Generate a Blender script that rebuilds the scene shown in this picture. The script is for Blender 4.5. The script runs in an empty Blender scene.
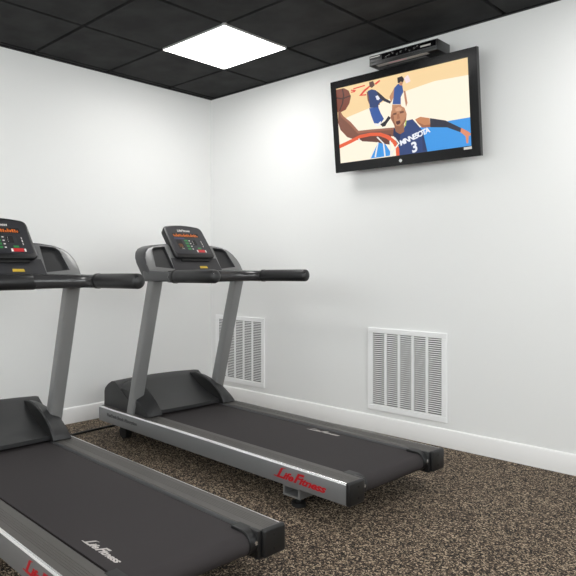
import bpy, bmesh, math, random
from mathutils import Vector, Matrix, Euler

random.seed(7)
scene = bpy.context.scene
COL = scene.collection
EXPOSURE = 0.0
SKY = 7.3

# ------------------------------------------------------------------ materials
def lin(c):
    c = c / 255.0
    return c / 12.92 if c <= 0.04045 else ((c + 0.055) / 1.055) ** 2.4

def rgb(r, g, b):
    return (lin(r), lin(g), lin(b), 1.0)

MATS = {}
def mat(name, color, rough=0.5, metal=0.0, spec=0.5, coat=0.0, emit=None, strength=0.0):
    m = bpy.data.materials.new(name)
    m.use_nodes = True
    p = m.node_tree.nodes['Principled BSDF']
    p.inputs['Base Color'].default_value = color
    p.inputs['Roughness'].default_value = rough
    p.inputs['Metallic'].default_value = metal
    p.inputs['Specular IOR Level'].default_value = spec
    p.inputs['Coat Weight'].default_value = coat
    if emit is not None:
        p.inputs['Emission Color'].default_value = emit
        p.inputs['Emission Strength'].default_value = strength
    MATS[name] = m
    return m

def add_bump(m, scale, strength, distance=0.002, detail=3.0):
    nt = m.node_tree
    tc = nt.nodes.new('ShaderNodeTexCoord')
    nz = nt.nodes.new('ShaderNodeTexNoise')
    nz.inputs['Scale'].default_value = scale
    nz.inputs['Detail'].default_value = detail
    bp = nt.nodes.new('ShaderNodeBump')
    bp.inputs['Strength'].default_value = strength
    bp.inputs['Distance'].default_value = distance
    nt.links.new(tc.outputs['Object'], nz.inputs['Vector'])
    nt.links.new(nz.outputs['Fac'], bp.inputs['Height'])
    nt.links.new(bp.outputs['Normal'], nt.nodes['Principled BSDF'].inputs['Normal'])
    return nz

def add_mottle(m, scale, c0, c1, detail=4.0):
    nt = m.node_tree
    tc = nt.nodes.new('ShaderNodeTexCoord')
    nz = nt.nodes.new('ShaderNodeTexNoise')
    nz.inputs['Scale'].default_value = scale
    nz.inputs['Detail'].default_value = detail
    rp = nt.nodes.new('ShaderNodeValToRGB')
    rp.color_ramp.elements[0].position = 0.35
    rp.color_ramp.elements[0].color = c0
    rp.color_ramp.elements[1].position = 0.68
    rp.color_ramp.elements[1].color = c1
    nt.links.new(tc.outputs['Object'], nz.inputs['Vector'])
    nt.links.new(nz.outputs['Fac'], rp.inputs['Fac'])
    nt.links.new(rp.outputs['Color'], nt.nodes['Principled BSDF'].inputs['Base Color'])

wall_paint = mat('wall_paint', (0.82, 0.82, 0.812, 1), 0.55, spec=0.3)
add_bump(wall_paint, 160, 0.08, 0.001)
trim_paint = mat('trim_paint', (0.86, 0.85, 0.84, 1), 0.28, spec=0.5)
tile_black = mat('tile_black', (0.030, 0.030, 0.031, 1), 0.8, spec=0.2)
add_mottle(tile_black, 5.0, (0.015, 0.015, 0.0155, 1), (0.030, 0.030, 0.0305, 1))
grid_black = mat('grid_black', (0.004, 0.004, 0.0045, 1), 0.6, spec=0.2)
vent_white = mat('vent_white', (0.90, 0.90, 0.90, 1), 0.35)
vent_dark = mat('vent_dark', (0.11, 0.11, 0.11, 1), 0.8)
led_panel = mat('led_panel', (1, 1, 1, 1), 0.5, emit=(1.0, 0.99, 0.97, 1), strength=12.8)
lamp_frame = mat('lamp_frame', (0.88, 0.88, 0.88, 1), 0.4)

# speckled recycled-rubber floor
fill_window_glass = bpy.data.materials.new('fill_window_glass'); fill_window_glass.use_nodes = True
_nt = fill_window_glass.node_tree; _nt.nodes.clear()
_o = _nt.nodes.new('ShaderNodeOutputMaterial'); _m = _nt.nodes.new('ShaderNodeMixShader'); _t = _nt.nodes.new('ShaderNodeBsdfTransparent'); _g = _nt.nodes.new('ShaderNodeBsdfGlossy')
_g.inputs['Roughness'].default_value = 0.02; _t.inputs['Color'].default_value = (.95, .97, .97, 1); _m.inputs['Fac'].default_value = 0.06
_nt.links.new(_t.outputs[0], _m.inputs[1]); _nt.links.new(_g.outputs[0], _m.inputs[2]); _nt.links.new(_m.outputs[0], _o.inputs['Surface'])
rubber_floor = mat('rubber_floor', (0.1, 0.09, 0.08, 1), 0.8, spec=0.25)
nt = rubber_floor.node_tree
tc = nt.nodes.new('ShaderNodeTexCoord')
vo = nt.nodes.new('ShaderNodeTexVoronoi'); vo.inputs['Scale'].default_value = 195.0
sep = nt.nodes.new('ShaderNodeSeparateColor')
rp = nt.nodes.new('ShaderNodeValToRGB'); rp.color_ramp.interpolation = 'CONSTANT'
stops = [(0.0, rgb(22, 18, 16)), (0.32, rgb(46, 38, 33)), (0.48, rgb(82, 69, 58)),
         (0.66, rgb(120, 104, 87)), (0.84, rgb(180, 162, 139))]
el = rp.color_ramp.elements
el[0].position, el[0].color = stops[0]
el[1].position, el[1].color = stops[1]
for s in stops[2:]:
    e = el.new(s[0]); e.color = s[1]
nz = nt.nodes.new('ShaderNodeTexNoise'); nz.inputs['Scale'].default_value = 30.0
mp = nt.nodes.new('ShaderNodeMath'); mp.operation = 'MULTIPLY_ADD'
mp.inputs[1].default_value = 0.35; mp.inputs[2].default_value = -0.175
ad = nt.nodes.new('ShaderNodeMath'); ad.operation = 'ADD'; ad.use_clamp = True
nt.links.new(tc.outputs['Object'], vo.inputs['Vector'])
nt.links.new(tc.outputs['Object'], nz.inputs['Vector'])
nt.links.new(vo.outputs['Color'], sep.inputs['Color'])
nt.links.new(nz.outputs['Fac'], mp.inputs[0])
nt.links.new(sep.outputs['Red'], ad.inputs[0])
nt.links.new(mp.outputs[0], ad.inputs[1])
nt.links.new(ad.outputs[0], rp.inputs['Fac'])
nt.links.new(rp.outputs['Color'], nt.nodes['Principled BSDF'].inputs['Base Color'])
bp = nt.nodes.new('ShaderNodeBump'); bp.inputs['Strength'].default_value = 0.35; bp.inputs['Distance'].default_value = 0.002
nt.links.new(sep.outputs['Green'], bp.inputs['Height'])
nt.links.new(bp.outputs['Normal'], nt.nodes['Principled BSDF'].inputs['Normal'])

silver = mat('silver_paint', rgb(134, 134, 135), 0.38, metal=0.55)
silver_edge = mat('polished_edge', (0.96, 0.96, 0.96, 1), 0.26, metal=1.0)
rail_top = mat('rail_tread', rgb(92, 89, 86), 0.45, metal=0.4)
tube_grey = mat('upright_grey', rgb(140, 140, 140), 0.36, metal=0.3)
shroud = mat('shroud_plastic', rgb(42, 42, 43), 0.42, spec=0.5)
add_bump(shroud, 900, 0.06, 0.0005)
black_plastic = mat('black_plastic', rgb(20, 20, 21), 0.4)
deep_black = mat('deep_black', rgb(14, 14, 14), 0.6)
belt_rubber = mat('belt_rubber', rgb(52, 48, 49), 0.68, spec=0.25)
add_bump(belt_rubber, 700, 0.12, 0.0006)
grip_foam = mat('grip_foam', rgb(28, 28, 29), 0.42)
gloss_bar = mat('gloss_bar', rgb(54, 53, 54), 0.24, spec=0.6)
housing_grey = mat('housing_grey', rgb(58, 58, 60), 0.36, metal=0.1)
face_grey = mat('console_face_grey', rgb(118, 118, 118), 0.34, metal=0.3)
pocket_dark = mat('pocket_dark', rgb(36, 36, 37), 0.6)
panel_dark = mat('panel_dark', rgb(42, 42, 45), 0.45)
face_dark = mat('display_face', rgb(48, 48, 52), 0.32)
bolt_metal = mat('bolt_metal', (0.75, 0.75, 0.75, 1), 0.25, metal=1.0)
steel_tube = mat('steel_tube', rgb(140, 140, 140), 0.4, metal=0.6)
red_ink = mat('red_ink', rgb(178, 14, 28), 0.45)
dark_ink = mat('dark_ink', rgb(52, 52, 54), 0.5)
white_ink = mat('white_ink', rgb(225, 220, 216), 0.5)
belt_ink = mat('belt_ink', rgb(190, 184, 180), 0.6)
yellow_label = mat('yellow_label', rgb(196, 164, 52), 0.45)
cord_black = mat('cord_black', rgb(18, 18, 18), 0.5)
tv_gloss = mat('tv_gloss', rgb(8, 8, 10), 0.16, spec=0.35)
tv_back = mat('tv_back', rgb(20, 20, 21), 0.5)
box_black = mat('box_black', rgb(22, 22, 23), 0.35)
box_grey = mat('box_grey', rgb(190, 186, 182), 0.4)
box_front = mat('box_front', rgb(26, 26, 28), 0.35)
strip_pink = mat('strip_pink', rgb(226, 176, 186), 0.5)
bracket_grey = mat('bracket_grey', rgb(90, 90, 90), 0.45, metal=0.4)

def glow(name, r, g, b, k=1.0):
    c = rgb(r, g, b)
    return mat(name, (0.01, 0.01, 0.01, 1), 0.3, emit=c, strength=k / (2 ** EXPOSURE))

# ------------------------------------------------------------------ mesh helpers
def merge(dst, src, m=None):
    me = bpy.data.meshes.new('tmp')
    src.to_mesh(me); src.free()
    if m is not None:
        pass
    dst.from_mesh(me)
    bpy.data.meshes.remove(me)

def add_hull(bm, pts_a, pts_b, bevel=0.0, seg=2, mi=0, only=None):
    """closed prism between two rings of equal length"""
    t = bmesh.new()
    a = [t.verts.new(p) for p in pts_a]
    b = [t.verts.new(p) for p in pts_b]
    n = len(a)
    t.faces.new(a[::-1]); t.faces.new(b)
    for i in range(n):
        t.faces.new((a[i], a[(i + 1) % n], b[(i + 1) % n], b[i]))
    bmesh.ops.recalc_face_normals(t, faces=t.faces)
    if bevel:
        es = list(t.edges) if only is None else [e for e in t.edges if only(e)]
        bmesh.ops.bevel(t, geom=es, offset=bevel, segments=seg, profile=0.5, affect='EDGES', clamp_overlap=True)
    for f in t.faces:
        f.material_index = mi
    merge(bm, t)

def add_box(bm, lo, hi, bevel=0.0, seg=2, mi=0):
    (x0, y0, z0), (x1, y1, z1) = lo, hi
    add_hull(bm, [(x0, y0, z0), (x1, y0, z0), (x1, y1, z0), (x0, y1, z0)],
             [(x0, y0, z1), (x1, y0, z1), (x1, y1, z1), (x0, y1, z1)], bevel, seg, mi)

def add_prism_y(bm, prof, y0, y1, bevel=0.0, seg=2, mi=0):
    add_hull(bm, [(x, y0, z) for x, z in prof], [(x, y1, z) for x, z in prof], bevel, seg, mi)

def add_prism_x(bm, prof, x0, x1, bevel=0.0, seg=2, mi=0):
    add_hull(bm, [(x0, y, z) for y, z in prof], [(x1, y, z) for y, z in prof], bevel, seg, mi)

def add_tube(bm, path, rad, seg=20, dome=True, mi=0, up=Vector((0, 0, 1))):
    """sweep an ellipse; rad = list of (horizontal, vertical) radii, domed ends"""
    P = [Vector(p) for p in path]
    rings = []
    n = len(P)
    if not isinstance(rad, list):
        rad = [rad] * n
    rad = [r if isinstance(r, tuple) else (r, r) for r in rad]
    def ring(c, t, ra, rb):
        s = t.cross(up)
        if s.length < 1e-4:
            s = t.cross(Vector((1, 0, 0)))
        s.normalize(); v = s.cross(t).normalized()
        return [bm.verts.new(c + s * (ra * math.cos(2 * math.pi * k / seg)) + v * (rb * math.sin(2 * math.pi * k / seg))) for k in range(seg)]
    tang = []
    for i in range(n):
        t = (P[min(n - 1, i + 1)] - P[max(0, i - 1)]).normalized()
        tang.append(t)
    if dome:
        for k in range(4):
            a = math.pi / 2 * (k / 4.0)
            r = rad[0]
            rings.append(ring(P[0] - tang[0] * (r[0] * 0.55 * math.cos(a)), tang[0], max(r[0] * math.sin(a), r[0] * .08), max(r[1] * math.sin(a), r[1] * .08)))
    for i in range(n):
        rings.append(ring(P[i], tang[i], *rad[i]))
    if dome:
        for k in range(3, -1, -1):
            a = math.pi / 2 * (k / 4.0)
            r = rad[-1]
            rings.append(ring(P[-1] + tang[-1] * (r[0] * 0.55 * math.cos(a)), tang[-1], max(r[0] * math.sin(a), r[0] * .08), max(r[1] * math.sin(a), r[1] * .08)))
    fs = []
    for a, b in zip(rings, rings[1:]):
        for k in range(seg):
            fs.append(bm.faces.new((a[k], a[(k + 1) % seg], b[(k + 1) % seg], b[k])))
    fs.append(bm.faces.new(rings[0][::-1])); fs.append(bm.faces.new(rings[-1]))
    for f in fs:
        f.material_index = mi
    bmesh.ops.recalc_face_normals(bm, faces=fs)

def add_disc(bm, c, axis, r, h, seg=16, mi=0):
    a = Vector(axis).normalized()
    c = Vector(c)
    u = a.orthogonal().normalized(); v = a.cross(u)
    ring = [c + u * (r * math.cos(2 * math.pi * k / seg)) + v * (r * math.sin(2 * math.pi * k / seg)) for k in range(seg)]
    add_hull(bm, ring, [p + a * h for p in ring], 0, 1, mi)

def obj(name, bm, mats, parent=None, sharp=35):
    me = bpy.data.meshes.new(name)
    bm.to_mesh(me); bm.free()
    for m in (mats if isinstance(mats, (list, tuple)) else [mats]):
        me.materials.append(m)
    me.polygons.foreach_set('use_smooth', [True] * len(me.polygons))
    me.set_sharp_from_angle(angle=math.radians(sharp))
    o = bpy.data.objects.new(name, me)
    COL.objects.link(o)
    if parent is not None:
        o.parent = parent
    return o

def thing(name, label, cat, loc=(0, 0, 0), rot=(0, 0, 0), group=None):
    o = bpy.data.objects.new(name, None)
    COL.objects.link(o)
    o.empty_display_size = 0.1
    o.location = loc; o.rotation_euler = rot
    return tag(o, label, cat, group)

def tag(o, label, cat, group=None):
    o['label'] = label; o['category'] = cat; o['kind'] = 'thing'
    if group:
        o['group'] = group
    return o

def structure(o):
    o['kind'] = 'structure'
    return o

def text_geo(body, size, shear=0.0, offset=0.0, extrude=0.0, spacing=1.0, align='LEFT'):
    cu = bpy.data.curves.new('lettering', 'FONT')
    cu.body = body; cu.size = size; cu.shear = shear; cu.offset = offset
    cu.extrude = extrude; cu.space_character = spacing; cu.align_x = align
    cu.resolution_u = 3
    to = bpy.data.objects.new('lettering', cu)
    COL.objects.link(to)
    bpy.context.view_layer.update()
    dg = bpy.context.evaluated_depsgraph_get()
    me = bpy.data.meshes.new_from_object(to.evaluated_get(dg))
    bpy.data.objects.remove(to); bpy.data.curves.remove(cu)
    return me

def add_text(bm, mtx, *a, mi=0, **k):
    me = text_geo(*a, **k)
    me.transform(mtx)
    for p in me.polygons:
        p.material_index = mi
    bm.from_mesh(me)
    bpy.data.meshes.remove(me)

def frame(origin, ex, ey):
    ex = Vector(ex).normalized(); ey = Vector(ey); ey = (ey - ex * ey.dot(ex)).normalized(); ez = ex.cross(ey)
    m = Matrix.Identity(4)
    for i, v in enumerate((ex, ey, ez)):
        m[0][i], m[1][i], m[2][i] = v
    m[0][3], m[1][3], m[2][3] = origin
    return m

def wordmark(bm, mtx, width, cap, mi=0, thick=0.0):
    """slanted script wordmark with big capitals and a swash, fitted to a width and a capital height"""
    t = bmesh.new()
    x = 0.0
    for body, s, gap in (('L', 1.3, .0), ('ife', .95, .05), ('F', 1.3, .0), ('itness', .95, 0)):
        me = text_geo(body, s, shear=0.40, offset=.034, extrude=thick, spacing=.95)
        x0 = min(v.co.x - .4 * v.co.y for v in me.vertices); x1 = max(v.co.x - .4 * v.co.y for v in me.vertices)
        me.transform(Matrix.Translation((x - x0, 0, 0)))
        t.from_mesh(me); bpy.data.meshes.remove(me)
        x += x1 - x0 + .035 + gap
        if body in 'LF':
            x -= .10 if body == 'L' else .14
    for (x0, y0), (x1, y1), w in (((-.28, .0), (.25, .0), .10), ((.35, .90), (.75, .97), .07), ((1.75, .88), (2.35, .92), .05)):
        vs = [t.verts.new((p, q, thick)) for p, q in ((x0, y0), (x1, y1), (x1 + .03, y1 + w), (x0 + .08, y0 + w))]
        t.faces.new(vs)
    k = cap / .92
    for f in t.faces:
        f.material_index = mi
    bmesh.ops.transform(t, matrix=mtx @ Matrix.Diagonal((width / (x + .25), k, 1, 1)), verts=t.verts)
    merge(bm, t)
# ------------------------------------------------------------------ the room
H = 2.611
RX, RY = 5.7, -5.3
def plane_box(name, lo, hi, m):
    bm = bmesh.new(); add_box(bm, lo, hi)
    return structure(obj(name, bm, m))

plane_box('floor', (-.1, RY - .1, -.1), (RX + .1, .1, 0), rubber_floor)
plane_box('wall_right', (0, 0, 0), (RX, .1, H + .1), wall_paint)
plane_box('wall_left', (-.1, RY - .1, 0), (0, .1, H + .1), wall_paint)
# the two walls behind the camera get wide unseen windows, added as fill light
def fill_window_wall(name, wname, rot, loc, length, x0, x1, z0, z1):
    M = Matrix.Translation(loc) @ Matrix.Rotation(rot, 4, 'Z')
    bm = bmesh.new()
    for lo, hi in (((0, 0, 0), (x0, .1, H + .1)), ((x1, 0, 0), (length, .1, H + .1)), ((x0, 0, 0), (x1, .1, z0)), ((x0, 0, z1), (x1, .1, H + .1))):
        add_box(bm, lo, hi)
    bmesh.ops.transform(bm, matrix=M, verts=bm.verts)
    structure(obj(name, bm, wall_paint))
    bm = bmesh.new()
    f = .05
    add_box(bm, (x0, .02, z0), (x1, .08, z0 + f)); add_box(bm, (x0, .02, z1 - f), (x1, .08, z1))
    n = 4
    for k in range(n + 1):
        xm = x0 + f / 2 + (x1 - x0 - f) * k / n
        add_box(bm, (xm - f / 2, .02, z0 + f), (xm + f / 2, .08, z1 - f))
    bmesh.ops.transform(bm, matrix=M, verts=bm.verts)
    wf = structure(obj(wname, bm, trim_paint))
    bm = bmesh.new()
    add_box(bm, (x0 + f, .048, z0 + f), (x1 - f, .052, z1 - f))
    bmesh.ops.transform(bm, matrix=M, verts=bm.verts)
    obj('pane', bm, fill_window_glass, wf)
    a = bpy.data.lights.new('fill_portal', 'AREA'); a.shape = 'RECTANGLE'
    a.size, a.size_y = x1 - x0, z1 - z0
    a.cycles.is_portal = True
    lo = bpy.data.objects.new('fill_portal', a); COL.objects.link(lo)
    lo.matrix_world = M @ Matrix.Translation(((x0 + x1) / 2, .12, (z0 + z1) / 2)) @ Matrix.Rotation(math.radians(-90), 4, 'X')
fill_window_wall('wall_back', 'fill_window_1', math.pi, (RX, RY, 0), RX, .7, 5.0, 1.2, 2.45)
fill_window_wall('wall_front', 'fill_window_2', -math.pi / 2, (RX, .1, 0), .2 - RY, .8, 4.9, 1.2, 2.45)

# baseboards: flat board with an eased top edge
def board(name, pts):
    bm = bmesh.new()
    prof = [(0, 0), (.014, 0), (.014, .103), (.011, .110), (.006, .114), (0, .115)]
    (x0, y0), (x1, y1), (nx, ny) = pts
    add_hull(bm, [(x0 + nx * d, y0 + ny * d, z) for d, z in prof], [(x1 + nx * d, y1 + ny * d, z) for d, z in prof])
    return structure(obj(name, bm, trim_paint))
board('baseboard_right', ((0, 0), (RX, 0), (0, -1)))
board('baseboard_left', ((0, -.0141), (0, RY), (1, 0)))
board('baseboard_back', ((.0141, RY), (RX, RY), (0, 1)))
board('baseboard_front', ((RX, RY + .0141), (RX, -.0141), (-1, 0)))

# suspended ceiling: black lay-in tiles in a black grid, light panels in some bays
P = 0.61
GX0, GY0 = 0.672 - P, -1.117 - 10 * P
lights = []
bm = bmesh.new()
add_box(bm, (-.1, RY - .1, H + .018), (RX + .1, .1, H + .1), mi=1)
LIGHT_BAYS = {(1, 10), (5, 10), (1, 6), (5, 6)}  # the two bays far from the right wall hold unseen panels added for light
nx = int((RX - GX0) / P) + 2
for i in range(-1, nx):
    for j in range(0, 13):
        x0, x1 = GX0 + i * P + .007, GX0 + (i + 1) * P - .007
        y0, y1 = GY0 + j * P + .007, GY0 + (j + 1) * P - .007
        if (i, j) in LIGHT_BAYS:
            lights.append(((x0 + x1) / 2, (y0 + y1) / 2)); continue
        x0, x1, y0, y1 = max(x0, .024), min(x1, RX - .024), max(y0, RY + .024), min(y1, -.024)
        if x1 - x0 < .03 or y1 - y0 < .03:
            continue
        b = .006
        add_hull(bm, [(x0, y0, H + .02), (x1, y0, H + .02), (x1, y1, H + .02), (x0, y1, H + .02)],
                 [(x0 + b, y0 + b, H), (x1 - b, y0 + b, H), (x1 - b, y1 - b, H), (x0 + b, y1 - b, H)])
structure(obj('ceiling', bm, [tile_black, grid_black]))
# black wall angle where the ceiling meets the walls
for nm, lo, hi in (('trim_1', (0, -.022, H - .004), (RX, 0, H + .012)), ('trim_2', (0, RY, H - .004), (.022, -.0221, H + .012)),
                   ('trim_3', (.0221, RY, H - .004), (RX, RY + .022, H + .012)), ('trim_4', (RX - .022, RY + .0221, H - .004), (RX, -.0221, H + .012))):
    plane_box(nm, lo, hi, grid_black)

LIGHT_LABELS = ['glowing square ceiling light panel above the corner by the television',
                'square ceiling light panel out of the photo above the right wall side',
                'unseen square ceiling light panel added along the left wall',
                'unseen square ceiling light panel added at the far side from the corner']
order = sorted(lights, key=lambda p: (p[0] > 2, p[1] < -2))
order = [order[0], order[2], order[1], order[3]]
for (cx, cy), lab in zip(order, LIGHT_LABELS):
    t = thing('ceiling_light', lab, 'ceiling light', (cx, cy, H), group='square ceiling light panels')
    bm = bmesh.new()
    h, w = .2965, .004
    for lo, hi in (((-h, -h, -.002), (h, -h + w, .016)), ((-h, h - w, -.002), (h, h, .016)),
                   ((-h, -h + w, -.002), (-h + w, h - w, .016)), ((h - w, -h + w, -.002), (h, h - w, .016))):
        add_box(bm, lo, hi)
    obj('frame', bm, lamp_frame, t)
    bm = bmesh.new(); add_box(bm, (-h + w, -h + w, .001), (h - w, h - w, .012))
    obj('diffuser', bm, led_panel, t)

# ------------------------------------------------------------------ wall vents
def make_vent():
    t = thing('wall_vent', '', 'vent', group='white return air vents on the right wall')
    W = .565; b = .036; d = .013
    bm = bmesh.new()                                   # bevelled rim and the four mullions
    for lo, hi in (((0, -d, 0), (W, 0, b)), ((0, -d, W - b), (W, 0, W)), ((0, -d, b), (b, 0, W - b)), ((W - b, -d, b), (W, 0, W - b))):
        add_box(bm, lo, hi, .003, 1)
    cw = (W - 2 * b) / 5
    for k in range(1, 5):
        add_box(bm, (b + k * cw - .0075, -d + .001, b), (b + k * cw + .0075, -.002, W - b), .001, 1)
    obj('frame', bm, vent_white, t)
    bm = bmesh.new()
    n = 36; pz = (W - 2 * b) / n
    for k in range(n):                                 # tilted louvre blades
        z = b + k * pz
        add_hull(bm, [(b, -.0115, z + .002), (W - b, -.0115, z + .002), (W - b, -.0025, z + .0005), (b, -.0025, z + .0005)],
                 [(b, -.0115, z + .0086), (W - b, -.0115, z + .0086), (W - b, -.0025, z + .0018), (b, -.0025, z + .0018)])
    obj('louver_panel', bm, vent_white, t)
    bm = bmesh.new(); add_box(bm, (b * .6, -.0016, b * .6), (W - b * .6, -.0002, W - b * .6))
    obj('backing', bm, vent_dark, t)
    for x, z in ((.30, W - .018), (.30, .018)):
        bm = bmesh.new(); add_disc(bm, (x, -d - .0012, z), (0, 1, 0), .0045, .003, 12)
        obj('screw', bm, vent_white, t)
    return t

def copy_tree(o, parent=None):
    c = o.copy(); COL.objects.link(c)
    c.parent = parent
    for ch in [k for k in list(bpy.data.objects) if k.parent == o]:
        copy_tree(ch, c)
    return c

v1 = make_vent(); v1.location = (1.585, 0, .152)
v1['label'] = 'white louvred air vent on the right wall below the television'
v2 = copy_tree(v1); v2.location = (.068, 0, .156)
v2['label'] = 'white louvred air vent near the corner behind the upright of the far treadmill'

# ------------------------------------------------------------------ television
TVX, TILT, ROLL = 1.907, math.radians(6.9), math.radians(0.55)
tv = thing('television', 'black flat screen television on the right wall showing a basketball game', 'television',
           (TVX, -.1625, 2.100), (0, ROLL, 0))
W2, H2 = .5045, .3122
# local frame of the panel: x right, z up along the tilted screen, -y towards the room
Rt = Matrix.Rotation(TILT, 4, 'X')
def tvm(bm):
    bmesh.ops.transform(bm, matrix=Rt, verts=bm.verts)
    return bm
L_, R_, T_, B_ = -W2 + .041, W2 - .053, H2 - .050, -H2 + .064
bm = bmesh.new()
for lo, hi in (((-W2, 0, -H2), (W2, .03, B_)), ((-W2, 0, T_), (W2, .03, H2)), ((-W2, 0, B_), (L_, .03, T_)), ((R_, 0, B_), (W2, .03, T_))):
    add_box(bm, lo, hi)
bmesh.ops.remove_doubles(bm, verts=bm.verts, dist=1e-5)
obj('bezel', tvm(bm), tv_gloss, tv)
bm = bmesh.new()
add_hull(bm, [(-W2 + .02, .030, -H2 + .01), (W2 - .02, .030, -H2 + .01), (W2 - .02, .030, H2 - .01), (-W2 + .02, .030, H2 - .01)],
         [(-W2 + .09, .078, -H2 + .08), (W2 - .09, .078, -H2 + .08), (W2 - .09, .078, H2 - .08), (-W2 + .09, .078, H2 - .08)], .006)
obj('back_cover', tvm(bm), tv_back, tv)
bm = bmesh.new()
add_disc(bm, (-.005, .001, -H2 + .030), (0, -1, 0), .011, .003, 20)
obj('power_badge', tvm(bm), bolt_metal, tv)
bm = bmesh.new()
add_box(bm, (R_ - .045, -.0012, B_ - .019), (R_ + .002, .001, B_ - .004))
obj('energy_sticker', tvm(bm), white_ink, tv)

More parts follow.
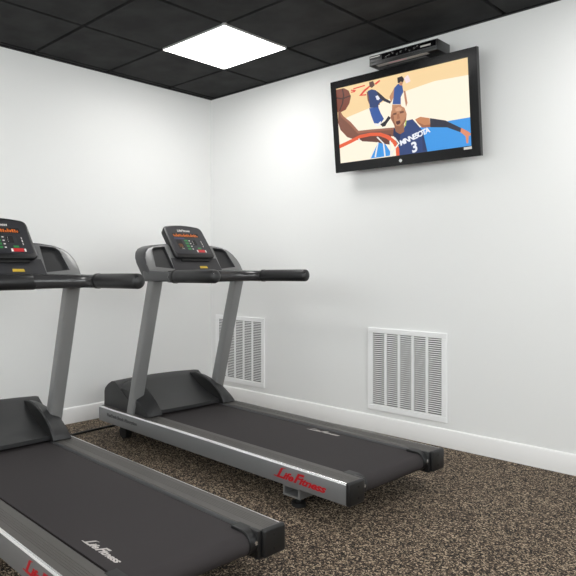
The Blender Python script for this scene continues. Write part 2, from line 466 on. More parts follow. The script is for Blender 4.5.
# the broadcast picture: coloured shapes on the glowing screen, (name, colour, outline in screen fractions)
PICTURE = [
    ('court_tan', (247, 214, 160), [(0.0, 1.0), (1.0, 1.0), (1.0, 0.804), (0.772, 0.818), (0.581, 0.779), (0.439, 0.72), (0.273, 0.659), (0.086, 0.598), (0.0, 0.545)]),
    ('red_script', (226, 66, 44), [(0.128, 0.947), (0.172, 0.925), (0.159, 0.901), (0.126, 0.905), (0.126, 0.917), (0.15, 0.918), (0.127, 0.932)]),
    ('red_script', (226, 66, 44), [(0.192, 0.84), (0.238, 0.906), (0.303, 0.957), (0.308, 0.942), (0.252, 0.887), (0.22, 0.849), (0.255, 0.844), (0.254, 0.827)]),
    ('red_script', (226, 66, 44), [(0.323, 0.95), (0.366, 0.983), (0.373, 0.967), (0.336, 0.932)]),
    ('red_script', (226, 66, 44), [(0.146, 0.955), (0.246, 0.965), (0.248, 0.95), (0.149, 0.94)]),
    ('paint_blue', (52, 150, 228), [(0.655, 0.305), (0.87, 0.325), (1.0, 0.325), (1.0, 0.0), (0.664, 0.0), (0.649, 0.138)]),
    ('paint_blue', (52, 150, 228), [(0.327, 0.22), (0.373, 0.209), (0.42, 0.066), (0.418, 0.013), (0.26, 0.01), (0.313, 0.161)]),
    ('player_skin_dark', (120, 76, 58), [(0.259, 0.873), (0.281, 0.856), (0.294, 0.703), (0.359, 0.695), (0.358, 0.674), (0.281, 0.677), (0.262, 0.766)]),
    ('navy', (36, 60, 112), [(0.268, 0.879), (0.3, 0.889), (0.333, 0.865), (0.362, 0.777), (0.393, 0.724), (0.347, 0.686), (0.347, 0.639), (0.276, 0.661), (0.275, 0.788)]),
    ('shorts_blue', (44, 84, 158), [(0.271, 0.657), (0.345, 0.647), (0.362, 0.568), (0.385, 0.488), (0.356, 0.433), (0.305, 0.454), (0.285, 0.555)]),
    ('player_skin_dark', (86, 52, 42), [(0.283, 0.987), (0.316, 0.988), (0.327, 0.932), (0.303, 0.905), (0.284, 0.929)]),
    ('dark', (34, 30, 48), [(0.338, 0.855), (0.359, 0.822), (0.405, 0.737), (0.446, 0.688), (0.441, 0.659), (0.395, 0.704), (0.353, 0.77)]),
    ('white', (235, 235, 245), [(0.327, 0.792), (0.347, 0.796), (0.363, 0.751), (0.349, 0.733), (0.336, 0.744)]),
    ('white', (240, 238, 240), [(0.301, 0.457), (0.33, 0.431), (0.358, 0.468), (0.364, 0.431), (0.335, 0.404), (0.313, 0.424)]),
    ('dark', (30, 26, 34), [(0.354, 0.427), (0.391, 0.455), (0.422, 0.513), (0.44, 0.483), (0.405, 0.423), (0.392, 0.392), (0.37, 0.391)]),
    ('player_skin', (196, 140, 104), [(0.438, 0.749), (0.481, 0.85), (0.499, 0.817), (0.46, 0.702), (0.446, 0.667)]),
    ('player_skin', (186, 128, 96), [(0.548, 0.787), (0.561, 0.772), (0.571, 0.625), (0.559, 0.581), (0.551, 0.698)]),
    ('shorts_blue', (48, 84, 152), [(0.478, 0.841), (0.508, 0.882), (0.54, 0.85), (0.545, 0.768), (0.524, 0.716), (0.521, 0.627), (0.458, 0.647), (0.47, 0.742)]),
    ('player_skin', (196, 140, 104), [(0.455, 0.644), (0.523, 0.623), (0.526, 0.554), (0.452, 0.576)]),
    ('dark', (40, 28, 30), [(0.505, 0.957), (0.541, 0.964), (0.556, 0.922), (0.546, 0.885), (0.528, 0.902), (0.518, 0.881), (0.506, 0.896)]),
    ('player_skin', (190, 130, 100), [(0.519, 0.898), (0.546, 0.888), (0.538, 0.851), (0.52, 0.857)]),
    ('white', (246, 226, 228), [(0.554, 0.931), (0.586, 0.964), (0.602, 0.88), (0.569, 0.863)]),
    ('ball', (122, 58, 36), [(0.0, 0.99), (0.069, 0.986), (0.109, 0.939), (0.125, 0.855), (0.108, 0.77), (0.073, 0.699), (0.023, 0.677), (0.0, 0.691)]),
    ('ball_seam', (62, 26, 18), [(0.05, 0.989), (0.06, 0.985), (0.069, 0.891), (0.054, 0.787), (0.019, 0.687), (0.01, 0.69), (0.042, 0.791), (0.057, 0.895)]),
    ('ball_seam', (62, 26, 18), [(0.0, 0.889), (0.051, 0.861), (0.124, 0.877), (0.124, 0.862), (0.052, 0.842), (0.0, 0.871)]),
    ('arm', (128, 78, 60), [(0.008, 0.713), (0.025, 0.693), (0.048, 0.624), (0.109, 0.528), (0.172, 0.393), (0.277, 0.383), (0.467, 0.355), (0.465, 0.244), (0.273, 0.302), (0.196, 0.269), (0.149, 0.278), (0.073, 0.335), (0.017, 0.448), (0.0, 0.549)]),
    ('arm_light', (158, 100, 78), [(0.017, 0.692), (0.048, 0.624), (0.109, 0.528), (0.172, 0.393), (0.277, 0.38), (0.467, 0.351), (0.466, 0.331), (0.275, 0.352), (0.165, 0.358), (0.094, 0.505), (0.031, 0.614)]),
    ('arm_shade', (98, 54, 42), [(0.151, 0.314), (0.274, 0.313), (0.435, 0.28), (0.424, 0.149), (0.304, 0.213), (0.201, 0.248)]),
    ('jersey', (34, 60, 116), [(0.469, 0.314), (0.498, 0.281), (0.53, 0.298), (0.557, 0.414), (0.602, 0.419), (0.628, 0.364), (0.668, 0.269), (0.685, 0.132), (0.699, 0.0), (0.487, 0.0), (0.488, 0.11), (0.468, 0.202), (0.456, 0.28)]),
    ('jersey_dark', (22, 38, 80), [(0.459, 0.354), (0.484, 0.31), (0.514, 0.296), (0.488, 0.109), (0.468, 0.189), (0.451, 0.268)]),
    ('shoulder', (198, 132, 88), [(0.622, 0.411), (0.66, 0.431), (0.726, 0.395), (0.729, 0.289), (0.67, 0.296), (0.637, 0.363)]),
    ('shoulder_shade', (160, 98, 66), [(0.636, 0.377), (0.67, 0.296), (0.729, 0.289), (0.728, 0.319), (0.686, 0.323)]),
    ('jersey_fold', (26, 46, 94), [(0.653, 0.255), (0.672, 0.264), (0.685, 0.13), (0.695, 0.018), (0.665, 0.02), (0.667, 0.134)]),
    ('trim', (190, 200, 90), [(0.55, 0.418), (0.559, 0.419), (0.55, 0.35), (0.5, 0.325), (0.501, 0.337), (0.542, 0.362)]),
    ('sleeve', (32, 32, 54), [(0.728, 0.394), (0.833, 0.337), (0.939, 0.217), (0.932, 0.171), (0.844, 0.252), (0.728, 0.286)]),
    ('hand', (222, 136, 98), [(0.937, 0.221), (0.976, 0.175), (0.999, 0.138), (0.992, 0.11), (0.985, 0.126), (0.978, 0.034), (0.967, 0.036), (0.963, 0.118), (0.931, 0.173)]),
    ('neck', (150, 98, 70), [(0.461, 0.403), (0.538, 0.407), (0.537, 0.284), (0.505, 0.261), (0.472, 0.301)]),
    ('head', (190, 132, 96), [(0.445, 0.557), (0.464, 0.613), (0.508, 0.622), (0.548, 0.575), (0.562, 0.493), (0.554, 0.421), (0.532, 0.364), (0.497, 0.322), (0.474, 0.345), (0.456, 0.412), (0.437, 0.481)]),
    ('head_shade', (150, 96, 68), [(0.439, 0.496), (0.456, 0.529), (0.464, 0.489), (0.466, 0.427), (0.479, 0.373), (0.505, 0.36), (0.534, 0.408), (0.557, 0.463), (0.554, 0.421), (0.532, 0.364), (0.497, 0.322), (0.474, 0.345), (0.456, 0.412)]),
    ('brow', (112, 70, 50), [(0.458, 0.533), (0.486, 0.537), (0.486, 0.513), (0.46, 0.51)]),
    ('brow', (112, 70, 50), [(0.51, 0.54), (0.541, 0.541), (0.541, 0.518), (0.511, 0.515)]),
    ('shine', (216, 162, 126), [(0.476, 0.585), (0.504, 0.601), (0.529, 0.575), (0.521, 0.549), (0.482, 0.551)]),
    ('nose', (168, 108, 76), [(0.491, 0.512), (0.503, 0.515), (0.51, 0.456), (0.487, 0.453)]),
    ('mouth', (84, 40, 36), [(0.478, 0.428), (0.511, 0.432), (0.512, 0.397), (0.49, 0.38), (0.479, 0.398)]),
    ('hoop', (232, 92, 52), [(0.0, 0.25), (0.013, 0.256), (0.095, 0.293), (0.181, 0.336), (0.275, 0.341), (0.354, 0.321), (0.418, 0.27), (0.469, 0.188), (0.492, 0.085), (0.491, 0.0), (0.466, 0.0), (0.465, 0.091), (0.441, 0.172), (0.394, 0.237), (0.341, 0.282), (0.273, 0.299), (0.185, 0.293), (0.099, 0.246), (0.015, 0.208), (0.0, 0.202)]),
    ('net', (240, 236, 230), [(0.319, 0.268), (0.367, 0.177), (0.373, 0.013), (0.384, 0.013), (0.377, 0.181), (0.328, 0.279)]),
    ('net', (240, 236, 230), [(0.323, 0.21), (0.294, 0.023), (0.305, 0.017), (0.334, 0.204)]),
    ('net', (240, 236, 230), [(0.42, 0.202), (0.42, 0.082), (0.439, 0.0), (0.449, 0.004), (0.431, 0.083), (0.431, 0.201)]),
    ('net', (240, 236, 230), [(0.49, 0.16), (0.45, 0.091), (0.413, 0.012), (0.422, 0.001), (0.458, 0.079), (0.498, 0.148)]),
    ('net', (240, 236, 230), [(0.166, 0.29), (0.173, 0.244), (0.184, 0.247), (0.178, 0.292)]),
    ('net', (240, 236, 230), [(0.455, 0.227), (0.49, 0.141), (0.498, 0.15), (0.464, 0.236)]),
]
bm = bmesh.new()
mats, idx = [], {}
SK = 1.0
def pic(color):
    if color not in idx:
        idx[color] = len(mats)
        mats.append(glow('picture_%d_%d_%d' % color, *color, k=SK))
    return idx[color]
base = pic((255, 244, 222))
def flat(pts, y, mi):
    vs = [bm.verts.new((L_ + u * (R_ - L_), y, B_ + v * (T_ - B_))) for u, v in pts]
    f = bm.faces.new(vs); f.material_index = mi
    f.normal_update()
    if f.normal.y > 0:
        f.normal_flip()
add_box(bm, (L_, .006, B_), (R_, .028, T_), mi=base)
y = .0058
for n, c, pts in PICTURE:
    q = [pts[0]]
    for p in pts[1:]:
        if p != q[-1]: q.append(p)
    if q[-1] == q[0]: q.pop()
    flat(q, y, pic(c)); y -= .00004
bmesh.ops.triangulate(bm, faces=[f for f in bm.faces if len(f.verts) > 4])
SWd, SHt = R_ - L_, T_ - B_
def sp(u, v): return Vector((L_ + u * SWd, .0034, B_ + v * SHt))
wm = pic((238, 240, 248))
a, b = sp(.503, .118), sp(.655, .196)
add_text(bm, frame(a, b - a, (0, 0, 1)), 'MINNESOTA', .046, shear=.1, offset=.0018, spacing=.74, mi=wm)
a, b = sp(.588, .010), sp(.63, .028)
add_text(bm, frame(a, b - a, (0, 0, 1)), '3', .088, shear=.1, offset=.003, mi=wm)
obj('screen', tvm(bm), mats, tv)
bm = bmesh.new()                                       # tilting wall mount behind the panel
add_box(bm, (-.20, .150, -.16), (.20, .1622, .12), .002)
for s in (-.15, .15):
    add_hull(bm, [(s - .015, .055, .10), (s + .015, .055, .10), (s + .015, .11, -.10), (s - .015, .11, -.10)],
             [(s - .015, .155, .10), (s + .015, .155, .10), (s + .015, .155, -.10), (s - .015, .155, -.10)])
obj('wall_mount', bm, bracket_grey, tv)

# shelf above the television and the cable box on it
SH_Z = 2.4215
sh = thing('wall_shelf', 'small dark shelf on the right wall just above the television', 'shelf', (1.955, 0, SH_Z))
bm = bmesh.new(); add_box(bm, (-.15, -.20, 0), (.15, 0, .006), .001)
obj('shelf_board', bm, bracket_grey, sh)

cb = thing('cable_box', 'black cable box sitting on the shelf above the television', 'cable box', (1.975, -.172, SH_Z + .0075), (0, ROLL * .9, 0))
bm = bmesh.new(); add_box(bm, (-.23, -.078, .003), (.23, .085, .068), .003)
obj('case', bm, [box_black], cb)
bm = bmesh.new()
add_box(bm, (-.226, -.0835, .022), (.226, -.078, .064), .0015)
obj('front_panel', bm, box_front, cb)
bm = bmesh.new(); add_box(bm, (-.222, -.0845, .052), (-.150, -.083, .058))
obj('badge', bm, white_ink, cb)
for k, x in enumerate((-.105, -.085, -.06, -.03, -.005, .03, .055, .085, .105)):
    bm = bmesh.new(); add_disc(bm, (x, -.084, .035 + .008 * (k % 3)), (0, -1, 0), .0065, .0025, 12)
    obj('button', bm, bolt_metal, cb)
bm = bmesh.new(); add_box(bm, (-.135, -.0842, .027), (.222, -.083, .060))
obj('button_panel', bm, tv_gloss, cb)
bm = bmesh.new(); add_box(bm, (.125, -.0848, .036), (.19, -.083, .046))
obj('display_window', bm, box_grey, cb)
bm = bmesh.new()
add_box(bm, (-.185, -.070, .0018), (.16, -.034, .0032), mi=0)
add_box(bm, (-.10, -.066, .0012), (.02, -.050, .0022), mi=1)
obj('underside_strip', bm, [box_grey, strip_pink], cb)  # pale grey strip with a pink patch on the underside
bm = bmesh.new()
bm.free()
for x in (-.13, .09):
    for yy in (-.012, .065):
        bm = bmesh.new(); add_disc(bm, (x, yy, -.0012), (0, 0, 1), .01, .005, 14)
        obj('foot', bm, deep_black, cb)

# ------------------------------------------------------------------ treadmill
def make_treadmill():
    t = thing('treadmill', '', 'treadmill', group='treadmills in a row')
    LEN = 2.006
    # side rails
    for s in (-1, 1):
        prof = [(.405, .103), (.4055, .1912), (.4050, .1922), (.4014, .1992), (.3998, .2), (.3945, .2)]
        for k in range(5):
            o = .366 - k * .0105
            prof += [(o, .2), (o - .0006, .1985), (o - .0022, .1985), (o - .0028, .2)]
        prof += [(.286, .2), (.282, .197), (.282, .103)]
        bm = bmesh.new()
        a = [bm.verts.new((0, s * p[0], p[1])) for p in prof]
        b = [bm.verts.new((LEN, s * p[0], p[1])) for p in prof]
        n = len(prof)
        for i in range(n):
            f = bm.faces.new((a[i], a[(i + 1) % n], b[(i + 1) % n], b[i]))
            f.material_index = 1 if 1 <= i <= 4 else (2 if 5 <= i < n - 2 else 0)
        bm.faces.new(a); bm.faces.new(b)
        bmesh.ops.recalc_face_normals(bm, faces=bm.faces)
        rail = obj('side_rail', bm, [silver, silver_edge, rail_top], t)
        bm = bmesh.new()
        if s < 0:
            wordmark(bm, frame((1.606, s * .4058, .131), (1, 0, -.012), (0, 0, 1)), .305, .046, thick=.0004)
            obj('lettering', bm, red_ink, rail)
            bm = bmesh.new()
            add_text(bm, frame((.10, s * .4058, .146), (1, 0, 0), (0, 0, 1)), 'FlexDeck Shock Absorption', .0300, offset=.0006, extrude=.0003)
            obj('small_lettering', bm, dark_ink, rail)
        else:
            wordmark(bm, frame((1.91, s * .4058, .131), (-1, 0, 0), (0, 0, 1)), .285, .046, thick=.0004)
            obj('lettering', bm, red_ink, rail)
        # end cap with two screws
        bm = bmesh.new()
        add_box(bm, (LEN - .004, min(s * .294, s * .4075), .100), (LEN + .020, max(s * .294, s * .4075), .2035), .009, 3)
        add_box(bm, (LEN - .05, min(s * .2755, s * .297), .098), (LEN + .006, max(s * .2755, s * .297), .2005), .004, 2)
        cap = obj('end_cap', bm, black_plastic, t)
        for z in (.128, .178):
            bm = bmesh.new(); add_disc(bm, (LEN + .0185, s * .343, z), (1, 0, 0), .0055, .0025, 12)
            obj('screw', bm, deep_black, cap)
        # belt guard at the rear corner
        bm = bmesh.new()
        arc = [(1.905, .2008), (1.962, .2008)] + [(1.962 + .046 * math.sin(a), .154 + .046 * math.cos(a)) for a in [math.pi / 10 * k for k in range(1, 10)]] + [(1.962, .108), (1.962, .150), (1.905, .1915)]
        add_prism_y(bm, arc, min(s * .292, s * .243), max(s * .292, s * .243), .002, 1)
        g = obj('belt_guard', bm, black_plastic, t)
        bm = bmesh.new()
        add_disc(bm, (2.004, s * .270, .160), (1, 0, .12), .0075, .006, 14)
        obj('bolt', bm, bolt_metal, g)
    # deck, belt, roller
    bm = bmesh.new(); add_box(bm, (.06, -.252, .118), (1.93, .252, .184), .003, 1)
    obj('deck', bm, deep_black, t)
    bm = bmesh.new()
    zc, r, x0, x1 = .150, .0405, .10, 1.962
    loop = [(x0, zc + r)] + [(x0 + (x1 - x0) * k / 12, zc + r) for k in range(1, 12)] + [(x1 + r * math.sin(a), zc + r * math.cos(a)) for a in [math.pi * k / 14 for k in range(15)]]
    loop += [(x0 + (x1 - x0) * k / 6, zc - r) for k in range(5, 0, -1)] + [(x0 - r * math.sin(a), zc - r * math.cos(a)) for a in [math.pi * k / 10 for k in range(10)]]
    add_prism_y(bm, loop, -.265, .265)
    belt = obj('running_belt', bm, belt_rubber, t)
    bm = bmesh.new()
    wordmark(bm, frame((0, 0, .1908), (1, 0, 0), (0, 1, 0)), .215, .036)
    lm = obj('lettering', bm, belt_ink, belt)
    lm.location = (1.30, .205, 0); lm.rotation_euler = (0, 0, math.radians(2))
    bm = bmesh.new(); add_disc(bm, (1.962, -.278, .150), (0, 1, 0), .03, .556, 24)
    obj('rear_roller', bm, deep_black, t)
    # motor hood: curved cover sloping down to the belt
    bm = bmesh.new()
    NX, NY = 16, 16
    xs = [0, .008, .025, .05, .09, .13, .17, .21, .25, .29, .33, .37, .40, .43, .452, .462]
    def top(x, y):
        w = 1 - (y / .40) ** 2
        crown = .014 * w
        if x < .13:
            k = .60 + .40 * math.sin(math.pi / 2 * min(1, x / .11)) if x > .002 else .50
            z = .205 + (.166 + crown) * k
        else:
            q = (x - .13) / .332
            z = .213 + (.158 + crown) * (1 - q) - .024 * math.sin(math.pi * q) + .012 * q
        return z
    grid = []
    for i, x in enumerate(xs):
        row = []
        for j in range(NY + 1):
            y = -.364 + .728 * j / NY
            row.append(bm.verts.new((x + .02 * (1 - (y / .4) ** 2) * (x / .462), y, top(x, y))))
        grid.append(row)
    for i in range(len(xs) - 1):
        for j in range(NY):
            bm.faces.new((grid[i][j], grid[i + 1][j], grid[i + 1][j + 1], grid[i][j + 1]))
    bot = {}
    border = [grid[0][j] for j in range(NY + 1)] + [grid[i][NY] for i in range(1, len(xs))] + [grid[-1][j] for j in range(NY - 1, -1, -1)] + [grid[i][0] for i in range(len(xs) - 2, 0, -1)]
    low = [bm.verts.new((v.co.x, v.co.y, .204 if abs(v.co.y) < .28 and v.co.x > .3 else (.1935 if abs(v.co.y) < .28 else .2002))) for v in border]
    m = len(border)
    for i in range(m):
        bm.faces.new((border[i], border[(i + 1) % m], low[(i + 1) % m], low[i]))
    bm.faces.new(low)
    bmesh.ops.recalc_face_normals(bm, faces=bm.faces)
    obj('motor_hood', bm, shroud, t, sharp=45)
    # boots around the upright feet: taller fins at both sides of the hood
    pin = [(.11, .338), (.15, .362), (.21, .371), (.27, .366), (.33, .350), (.38, .329), (.43, .299), (.47, .268), (.505, .228), (.515, .208), (.51, .2003)]
    pout = [(.10, .310), (.15, .330), (.21, .338), (.27, .333), (.33, .316), (.38, .296), (.43, .268), (.47, .243), (.505, .216), (.515, .205), (.51, .2003)]
    for s in (-1, 1):
        bm = bmesh.new()
        ra = [(x, s * .262, z) for x, z in pin] + [(.11, s * .262, .2003)]
        rb = [(x, s * (.371 if x > .30 else .355), z) for x, z in pout] + [(.10, s * .355, .2003)]
        t2 = bmesh.new()
        cols = [(.0, 0), (.06, .010), (.5, .013), (.93, .004), (1, 0)]
        rings = []
        for u, lift in cols:
            ring = []
            for k, (p, q) in enumerate(zip(ra, rb)):
                w = lift if k < len(pin) - 2 else 0
                ring.append(t2.verts.new((p[0] + (q[0] - p[0]) * u, p[1] + (q[1] - p[1]) * u, p[2] + (q[2] - p[2]) * u + w)))
            rings.append(ring)
        n = len(ra)
        for a, b in zip(rings, rings[1:]):
            for i in range(n):
                t2.faces.new((a[i], a[(i + 1) % n], b[(i + 1) % n], b[i]))
        t2.faces.new(rings[0]); t2.faces.new(rings[-1])
        bmesh.ops.recalc_face_normals(t2, faces=t2.faces)
        t2.normal_update()
        for f in t2.faces:
            if f.normal.y * s < -.9:
                f.material_index = 1                   # black recessed inner wall
        merge(bm, t2)
        obj('upright_boot', bm, [shroud, deep_black], t, sharp=40)
        # upright: rounded rectangular tube leaning back
        bm = bmesh.new()
        dx, dy, rc = .033, .040, .014
        sec = []
        for cx_, cy_, a0 in ((dx - rc, dy - rc, 0), (-dx + rc, dy - rc, 90), (-dx + rc, -dy + rc, 180), (dx - rc, -dy + rc, 270)):
            for k in range(5):
                a = math.radians(a0 + 90 * k / 4)
                sec.append((cx_ + rc * math.cos(a), cy_ + rc * math.sin(a)))
        add_hull(bm, [(.328 + x, s * .349 + y, .2) for x, y in sec], [(.560 + x, s * .349 + y, 1.06) for x, y in sec])
        obj('upright', bm, tube_grey, t)
    # console housing, face plane leaning back
    XF = lambda z: .575 - .68 * (z - 1.1)
    half = [(.392, 1.042), (.404, 1.075), (.406, 1.150), (.398, 1.190), (.378, 1.225), (.345, 1.252), (.30, 1.268), (.22, 1.280), (.10, 1.286)]
    outl = half + [(-y, z) for y, z in reversed(half)]
    bm = bmesh.new()
    add_hull(bm, [(XF(z), y, z) for y, z in outl], [(XF(z) - .125 + .02 * (1.28 - z), y * .985, 1.045 + (z - 1.042) * .93 + .012) for y, z in outl], .014, 3)
    hs = obj('console', bm, housing_grey, t)
    # pockets and the middle tray cut into the face
    pk = [(.210, 1.260), (.298, 1.253), (.320, 1.236), (.344, 1.130), (.204, 1.118)]
    def mk_poly(s): return [(s * y, z) for y, z in pk]
    cuts = bmesh.new()
    for s in (-1, 1):
        pp = mk_poly(s)
        add_hull(cuts, [(XF(z) + .05, y, z + .03) for y, z in pp], [(XF(z) - .040, y * .98, z - .012) for y, z in pp], 0)
    me = bpy.data.meshes.new('cut'); cuts.to_mesh(me); cuts.free()
    co = bpy.data.objects.new('cut', me); COL.objects.link(co)
    md = hs.modifiers.new('b', 'BOOLEAN'); md.operation = 'DIFFERENCE'; md.object = co; md.solver = 'EXACT'
    bpy.context.view_layer.update()
    dg = bpy.context.evaluated_depsgraph_get()
    nm = bpy.data.meshes.new_from_object(hs.evaluated_get(dg))
    hs.modifiers.clear(); old = hs.data; hs.data = nm; nm.name = 'console'
    bpy.data.objects.remove(co); bpy.data.meshes.remove(old)
    nm.materials.append(face_grey)
    fn = Vector((1, 0, .68)).normalized()
    for p in nm.polygons:
        if p.normal.dot(fn) > .93:
            p.material_index = 1
    nm.polygons.foreach_set('use_smooth', [True] * len(nm.polygons)); nm.set_sharp_from_angle(angle=math.radians(40))
    NRM = Vector((1, 0, .68)).normalized()
    def onface(y, z, d): return Vector((XF(z), y, z)) + NRM * d
    for s in (-1, 1):
        bm = bmesh.new()                               # dark liner sitting in the cut pocket
        pp = [(s * .212, 1.249), (s * .298, 1.242), (s * .318, 1.226), (s * .341, 1.125), (s * .206, 1.113)]
        add_hull(bm, [(XF(z) - .018, y, z - .003) for y, z in pp], [(XF(z) - .041, y * .985, z - .012) for y, z in pp])
        obj('pocket', bm, pocket_dark, hs)
    bm = bmesh.new()
    pp = [(-.200, 1.112), (.200, 1.112), (.192, 1.192), (-.192, 1.192)]
    add_hull(bm, [onface(y, z, -.01) for y, z in pp], [onface(y, z, .003) for y, z in pp], .002, 1)
    obj('lower_panel', bm, panel_dark, hs)
    bm = bmesh.new()
    pp = [(.015, 1.124), (.08, 1.124), (.078, 1.138), (.017, 1.138)]
    add_hull(bm, [onface(y, z, .002) for y, z in pp], [onface(y, z, .0045) for y, z in pp])
    obj('warning_label', bm, yellow_label, hs)
    # display head
    LD = math.radians(37)
    dm = frame((.540, 0, 1.196), (0, 1, 0), (-math.sin(LD), 0, math.cos(LD)))   # local x -> across, local y -> up the face, local z -> towards the user
    def face_outline(w0, w1, hgt, arch, rc=.03, n=5):
        """rounded trapezoid with an arched top edge"""
        pts = []
        corners = [(-w0, 0), (w0, 0), (w1, hgt), (-w1, hgt)]
        for i in range(4):
            p = Vector(corners[i]); a = Vector(corners[i - 1]); c = Vector(corners[(i + 1) % 4])
            d0 = (a - p).normalized(); d1 = (c - p).normalized()
            for k in range(n + 1):
                u = k / n
                q = p + d0 * rc * (1 - u) ** 2 + d1 * rc * u ** 2
                pts.append(q)
        return [(q.x, q.y + (arch * (1 - (q.x / w1) ** 2) if q.y > hgt * .6 else 0)) for q in pts]
    def dense(pts, hgt):
        out = []
        n = len(pts)
        for i in range(n):
            a, b = pts[i], pts[(i + 1) % n]
            out.append(a)
            if abs(a[0] - b[0]) > .1 and a[1] > hgt * .6:
                for k in range(1, 6):
                    u = k / 6; x = a[0] + (b[0] - a[0]) * u
                    out.append((x, None))
        return out
    def arched(w0, w1, hgt, arch, rc):
        o = dense(face_outline(w0, w1, hgt, arch, rc), hgt)
        return [(x, (hgt + arch * (1 - (x / w1) ** 2)) if yv is None else yv) for x, yv in o]
    ol = arched(.170, .166, .256, .020, .034)
    bm = bmesh.new()
    add_hull(bm, [dm @ Vector((x * .95, y * .97 + .004, -.042)) for x, y in ol], [dm @ Vector((x, y, 0)) for x, y in ol], 0)
    top_f = max(bm.faces, key=lambda f: sum(((dm.inverted() @ v.co).z for v in f.verts)) / len(f.verts))
    bmesh.ops.bevel(bm, geom=list(top_f.edges), offset=.008, segments=3, profile=.5, affect='EDGES')
    dp = obj('display', bm, black_plastic, t)
    # inner face sheet with its printed and lit marks
    bm = bmesh.new()
    ol2 = arched(.151, .147, .214, .012, .02)
    add_hull(bm, [dm @ Vector((x, y + .030, -.003)) for x, y in ol2], [dm @ Vector((x, y + .030, .0012)) for x, y in ol2])
    marks = [face_dark]
    def mark(m):
        if m not in marks: marks.append(m)
        return marks.index(m)
    def rect(x0, y0, x1, y1, m):
        q = [(x * 1.08, .03 + (y - .03) * 1.28) for x, y in ((x0, y0), (x1, y0), (x1, y1), (x0, y1))]
        f = bm.faces.new([bm.verts.new(dm @ Vector((x, y, .0017))) for x, y in q]); f.material_index = mark(m)
    led_o, led_g, led_r, led_b, led_w = LED
    rect(-.105, .137, .100, .164, deep_black)
    for k in range(17):
        h_ = (.016, .010, .019, .013, .017)[k % 5]
        rect(-.100 + k * .0115, .141, -.0915 + k * .0115, .141 + h_, led_o)
    rect(-.105, .126, -.025, .1335, led_b); rect(-.015, .126, .06, .1315, panel_dark)
    rect(-.100, .062, -.055, .120, deep_black)
    rect(-.094, .070, -.062, .094, led_o2); rect(-.080, .060, -.058, .074, white_ink)
    for r_ in range(4):
        rect(-.035, .056 + r_ * .018, -.008, .067 + r_ * .018, led_g)
        rect(.000, .058 + r_ * .018, .010, .064 + r_ * .018, white_ink)
    rect(.02, .085, .055, .120, deep_black); rect(.072, .088, .092, .121, panel_dark)
    for r_ in range(3):
        rect(.026, .090 + r_ * .010, .030, .096 + r_ * .010, white_ink)
        rect(.096, .075 + r_ * .015, .1, .086 + r_ * .015, white_ink)
    rect(.045, .060, .072, .071, led_g)
    rect(.038, .040, .092, .057, led_r); rect(.028, .040, .038, .055, white_ink); rect(.094, .040, .103, .055, white_ink)
    add_text(bm, dm @ Matrix.Translation((-.060, .216, .0019)), 'LifeFitness', .026, shear=.3, offset=.0007, mi=mark(white_ink))
    obj('control_screen', bm, marks, dp)
    bm = bmesh.new()                                   # neck under the display, blackened for the shade there
    add_hull(bm, [dm @ Vector((x, -.016, z)) for x, z in ((-.12, -.045), (.12, -.045), (.12, -.012), (-.12, -.012))],
             [dm @ Vector((x, .02, z)) for x, z in ((-.12, -.05), (.12, -.05), (.12, -.012), (-.12, -.012))], .004)
    obj('display_neck', bm, deep_black, t)
    # front crossbar, curved arms and grips
    bm = bmesh.new()
    add_tube(bm, [(.605, -.105, 1.073), (.607, -.05, 1.073), (.608, 0, 1.073), (.607, .05, 1.073), (.605, .105, 1.073)], (.038, .040), 20)
    obj('crossbar', bm, grip_foam, t)
    for s in (-1, 1):
        path = [(.606, .098), (.612, .15), (.622, .20), (.640, .26), (.668, .315), (.705, .350), (.745, .367), (.785, .372)]
        bm = bmesh.new()
        add_tube(bm, [(x, s * y, 1.075) for x, y in path], [(.038, .040), (.036, .039), (.036, .038), (.036, .037), (.035, .036), (.034, .035), (.034, .035), (.034, .035)], 20)
        obj('handlebar_arm', bm, gloss_bar, t)
        bm = bmesh.new()                               # bracket from the housing end to the grip
        add_hull(bm, [(.50, s * .345, 1.046), (.50, s * .404, 1.046), (.50, s * .404, 1.115), (.50, s * .345, 1.115)],
                 [(.765, s * .348, 1.047), (.765, s * .401, 1.047), (.765, s * .401, 1.104), (.765, s * .348, 1.104)], .012, 3)
        obj('arm_bracket', bm, housing_dark, t)
        bm = bmesh.new()
        add_tube(bm, [(.790, s * .372, 1.078), (.83, s * .373, 1.079), (1.0, s * .376, 1.081), (1.134, s * .378, 1.082)],
                 [(.0365, .0375)] * 4, 24)
        gp = obj('grip', bm, grip_foam, t)
        bm = bmesh.new()
        add_tube(bm, [(.778, s * .3715, 1.0775), (.796, s * .372, 1.0775)], (.039, .040), 24, dome=False)
        obj('collar', bm, black_plastic, gp)
        bm = bmesh.new()
        add_disc(bm, (1.146, s * .378 - .018, 1.100), (.55, -.5, .65), .006, .004, 12)
        obj('grip_glint', bm, bolt_metal, gp)  # small silver disc put in as a highlight on the grip end
    # pan under the motor and two long beams, added to deepen shade below
    bm = bmesh.new(); add_box(bm, (.03, -.255, .048), (.56, .255, .119), .015, 2)
    obj('belly_shade_pan', bm, deep_black, t)
    for s in (-1, 1):
        bm = bmesh.new(); add_box(bm, (.56, s * .225 - .03, .058), (1.639, s * .225 + .03, .118), .006, 1)
        obj('shade_beam', bm, deep_black, t)
    # cross tube and feet
    bm = bmesh.new()
    o_, i_ = [(1.640, .052), (1.742, .052), (1.742, .1035), (1.640, .1035)], [(1.650, .061), (1.732, .061), (1.732, .095), (1.650, .095)]
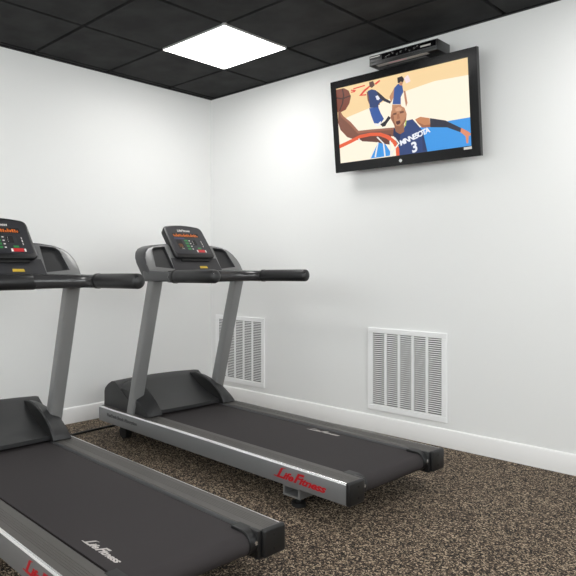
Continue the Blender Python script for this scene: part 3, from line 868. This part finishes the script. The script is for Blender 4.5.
    for y0, y1 in ((-.398, .398),):
        A = [[bm.verts.new((x, yy, z)) for x, z in ring] for yy in (y0, y1) for ring in (o_, i_)]
        for k in range(4):
            n_ = (k + 1) % 4
            bm.faces.new((A[0][k], A[0][n_], A[1][n_], A[1][k]))
            bm.faces.new((A[2][k], A[2][n_], A[3][n_], A[3][k]))
            bm.faces.new((A[0][k], A[0][n_], A[2][n_], A[2][k]))
            bm.faces.new((A[1][k], A[1][n_], A[3][n_], A[3][k]))
    bmesh.ops.recalc_face_normals(bm, faces=bm.faces)
    obj('cross_tube', bm, steel_tube, t)
    for s in (-1, 1):
        bm = bmesh.new()
        add_disc(bm, (1.691, s * .345, 0), (0, 0, 1), .034, .018, 24)
        add_disc(bm, (1.691, s * .345, .018), (0, 0, 1), .012, .036, 16)
        obj('leveling_foot', bm, deep_black, t)
        bm = bmesh.new()
        add_box(bm, (.115, s * .31 - .03, .075), (.235, s * .31 + .03, .104), .003)
        add_disc(bm, (.175, s * .31 - .022, .040), (0, 1, 0), .040, .044, 28)
        obj('transport_wheel', bm, deep_black, t)
    return t

housing_dark = mat('bracket_plastic', rgb(70, 70, 71), 0.4)
LED = (glow('led_orange', 236, 120, 30, .9), glow('led_green', 60, 160, 84, .6), glow('led_red', 214, 44, 48, .8), glow('led_blue', 90, 96, 150, .5), white_ink)
led_o2 = glow('led_amber', 150, 92, 40, .6)

tm1 = make_treadmill()
tm1.location = (.425, -1.036, 0); tm1.rotation_euler = (0, 0, math.radians(-2.0))
tm1['label'] = 'whole grey and black treadmill standing beside the right wall under the television'
tm2 = copy_tree(tm1)
tm2.scale = (1, 1, .985); tm2.location = (.458, -2.352, 0); tm2.rotation_euler = (0, 0, math.radians(-2.0))
tm2['label'] = 'nearest treadmill in the foreground, cut off by the left edge of the photo'
for k in bpy.data.objects:
    if k.parent and k.parent.parent == tm2 and k.name.startswith('lettering') and k.parent.name.startswith('running_belt'):
        k.location = (1.658, -.218, 0); k.rotation_euler = (0, 0, 0)

# ------------------------------------------------------------------ power cord
bm = bmesh.new()
cp = []
for k in range(25):
    u = k / 24
    cp.append((.330 - .045 * u + .004 * math.sin(7 * u), -2.02 + 1.0 * u, 00.0082))
add_tube(bm, cp, .008, 12)
tag(obj('power_cord', bm, cord_black), 'black power cord lying straight across the speckled floor between the two treadmills', 'cord')

# ------------------------------------------------------------------ world, camera
w = bpy.data.worlds.new('World'); scene.world = w; w.use_nodes = True
w.node_tree.nodes['Background'].inputs['Color'].default_value = (1, 1, 1, 1)
w.node_tree.nodes['Background'].inputs['Strength'].default_value = SKY

cam = bpy.data.cameras.new('camera'); cam.sensor_width = 36; cam.lens = 617.48 / 576 * 36
cam.shift_x = 85.38 / 576; cam.shift_y = -20.24 / 576; cam.clip_start = .02
co = bpy.data.objects.new('camera', cam); COL.objects.link(co)
co.location = (3.9373, -3.7754, 1.1292); co.rotation_euler = (math.radians(90), 0, .82)
scene.camera = co
vs = scene.view_settings
vs.view_transform = 'Standard'; vs.look = 'None'; vs.gamma = 1.0; vs.use_curve_mapping = False
vs.exposure = EXPOSURE
scene.cycles.max_bounces = 10
scene.cycles.diffuse_bounces = 6
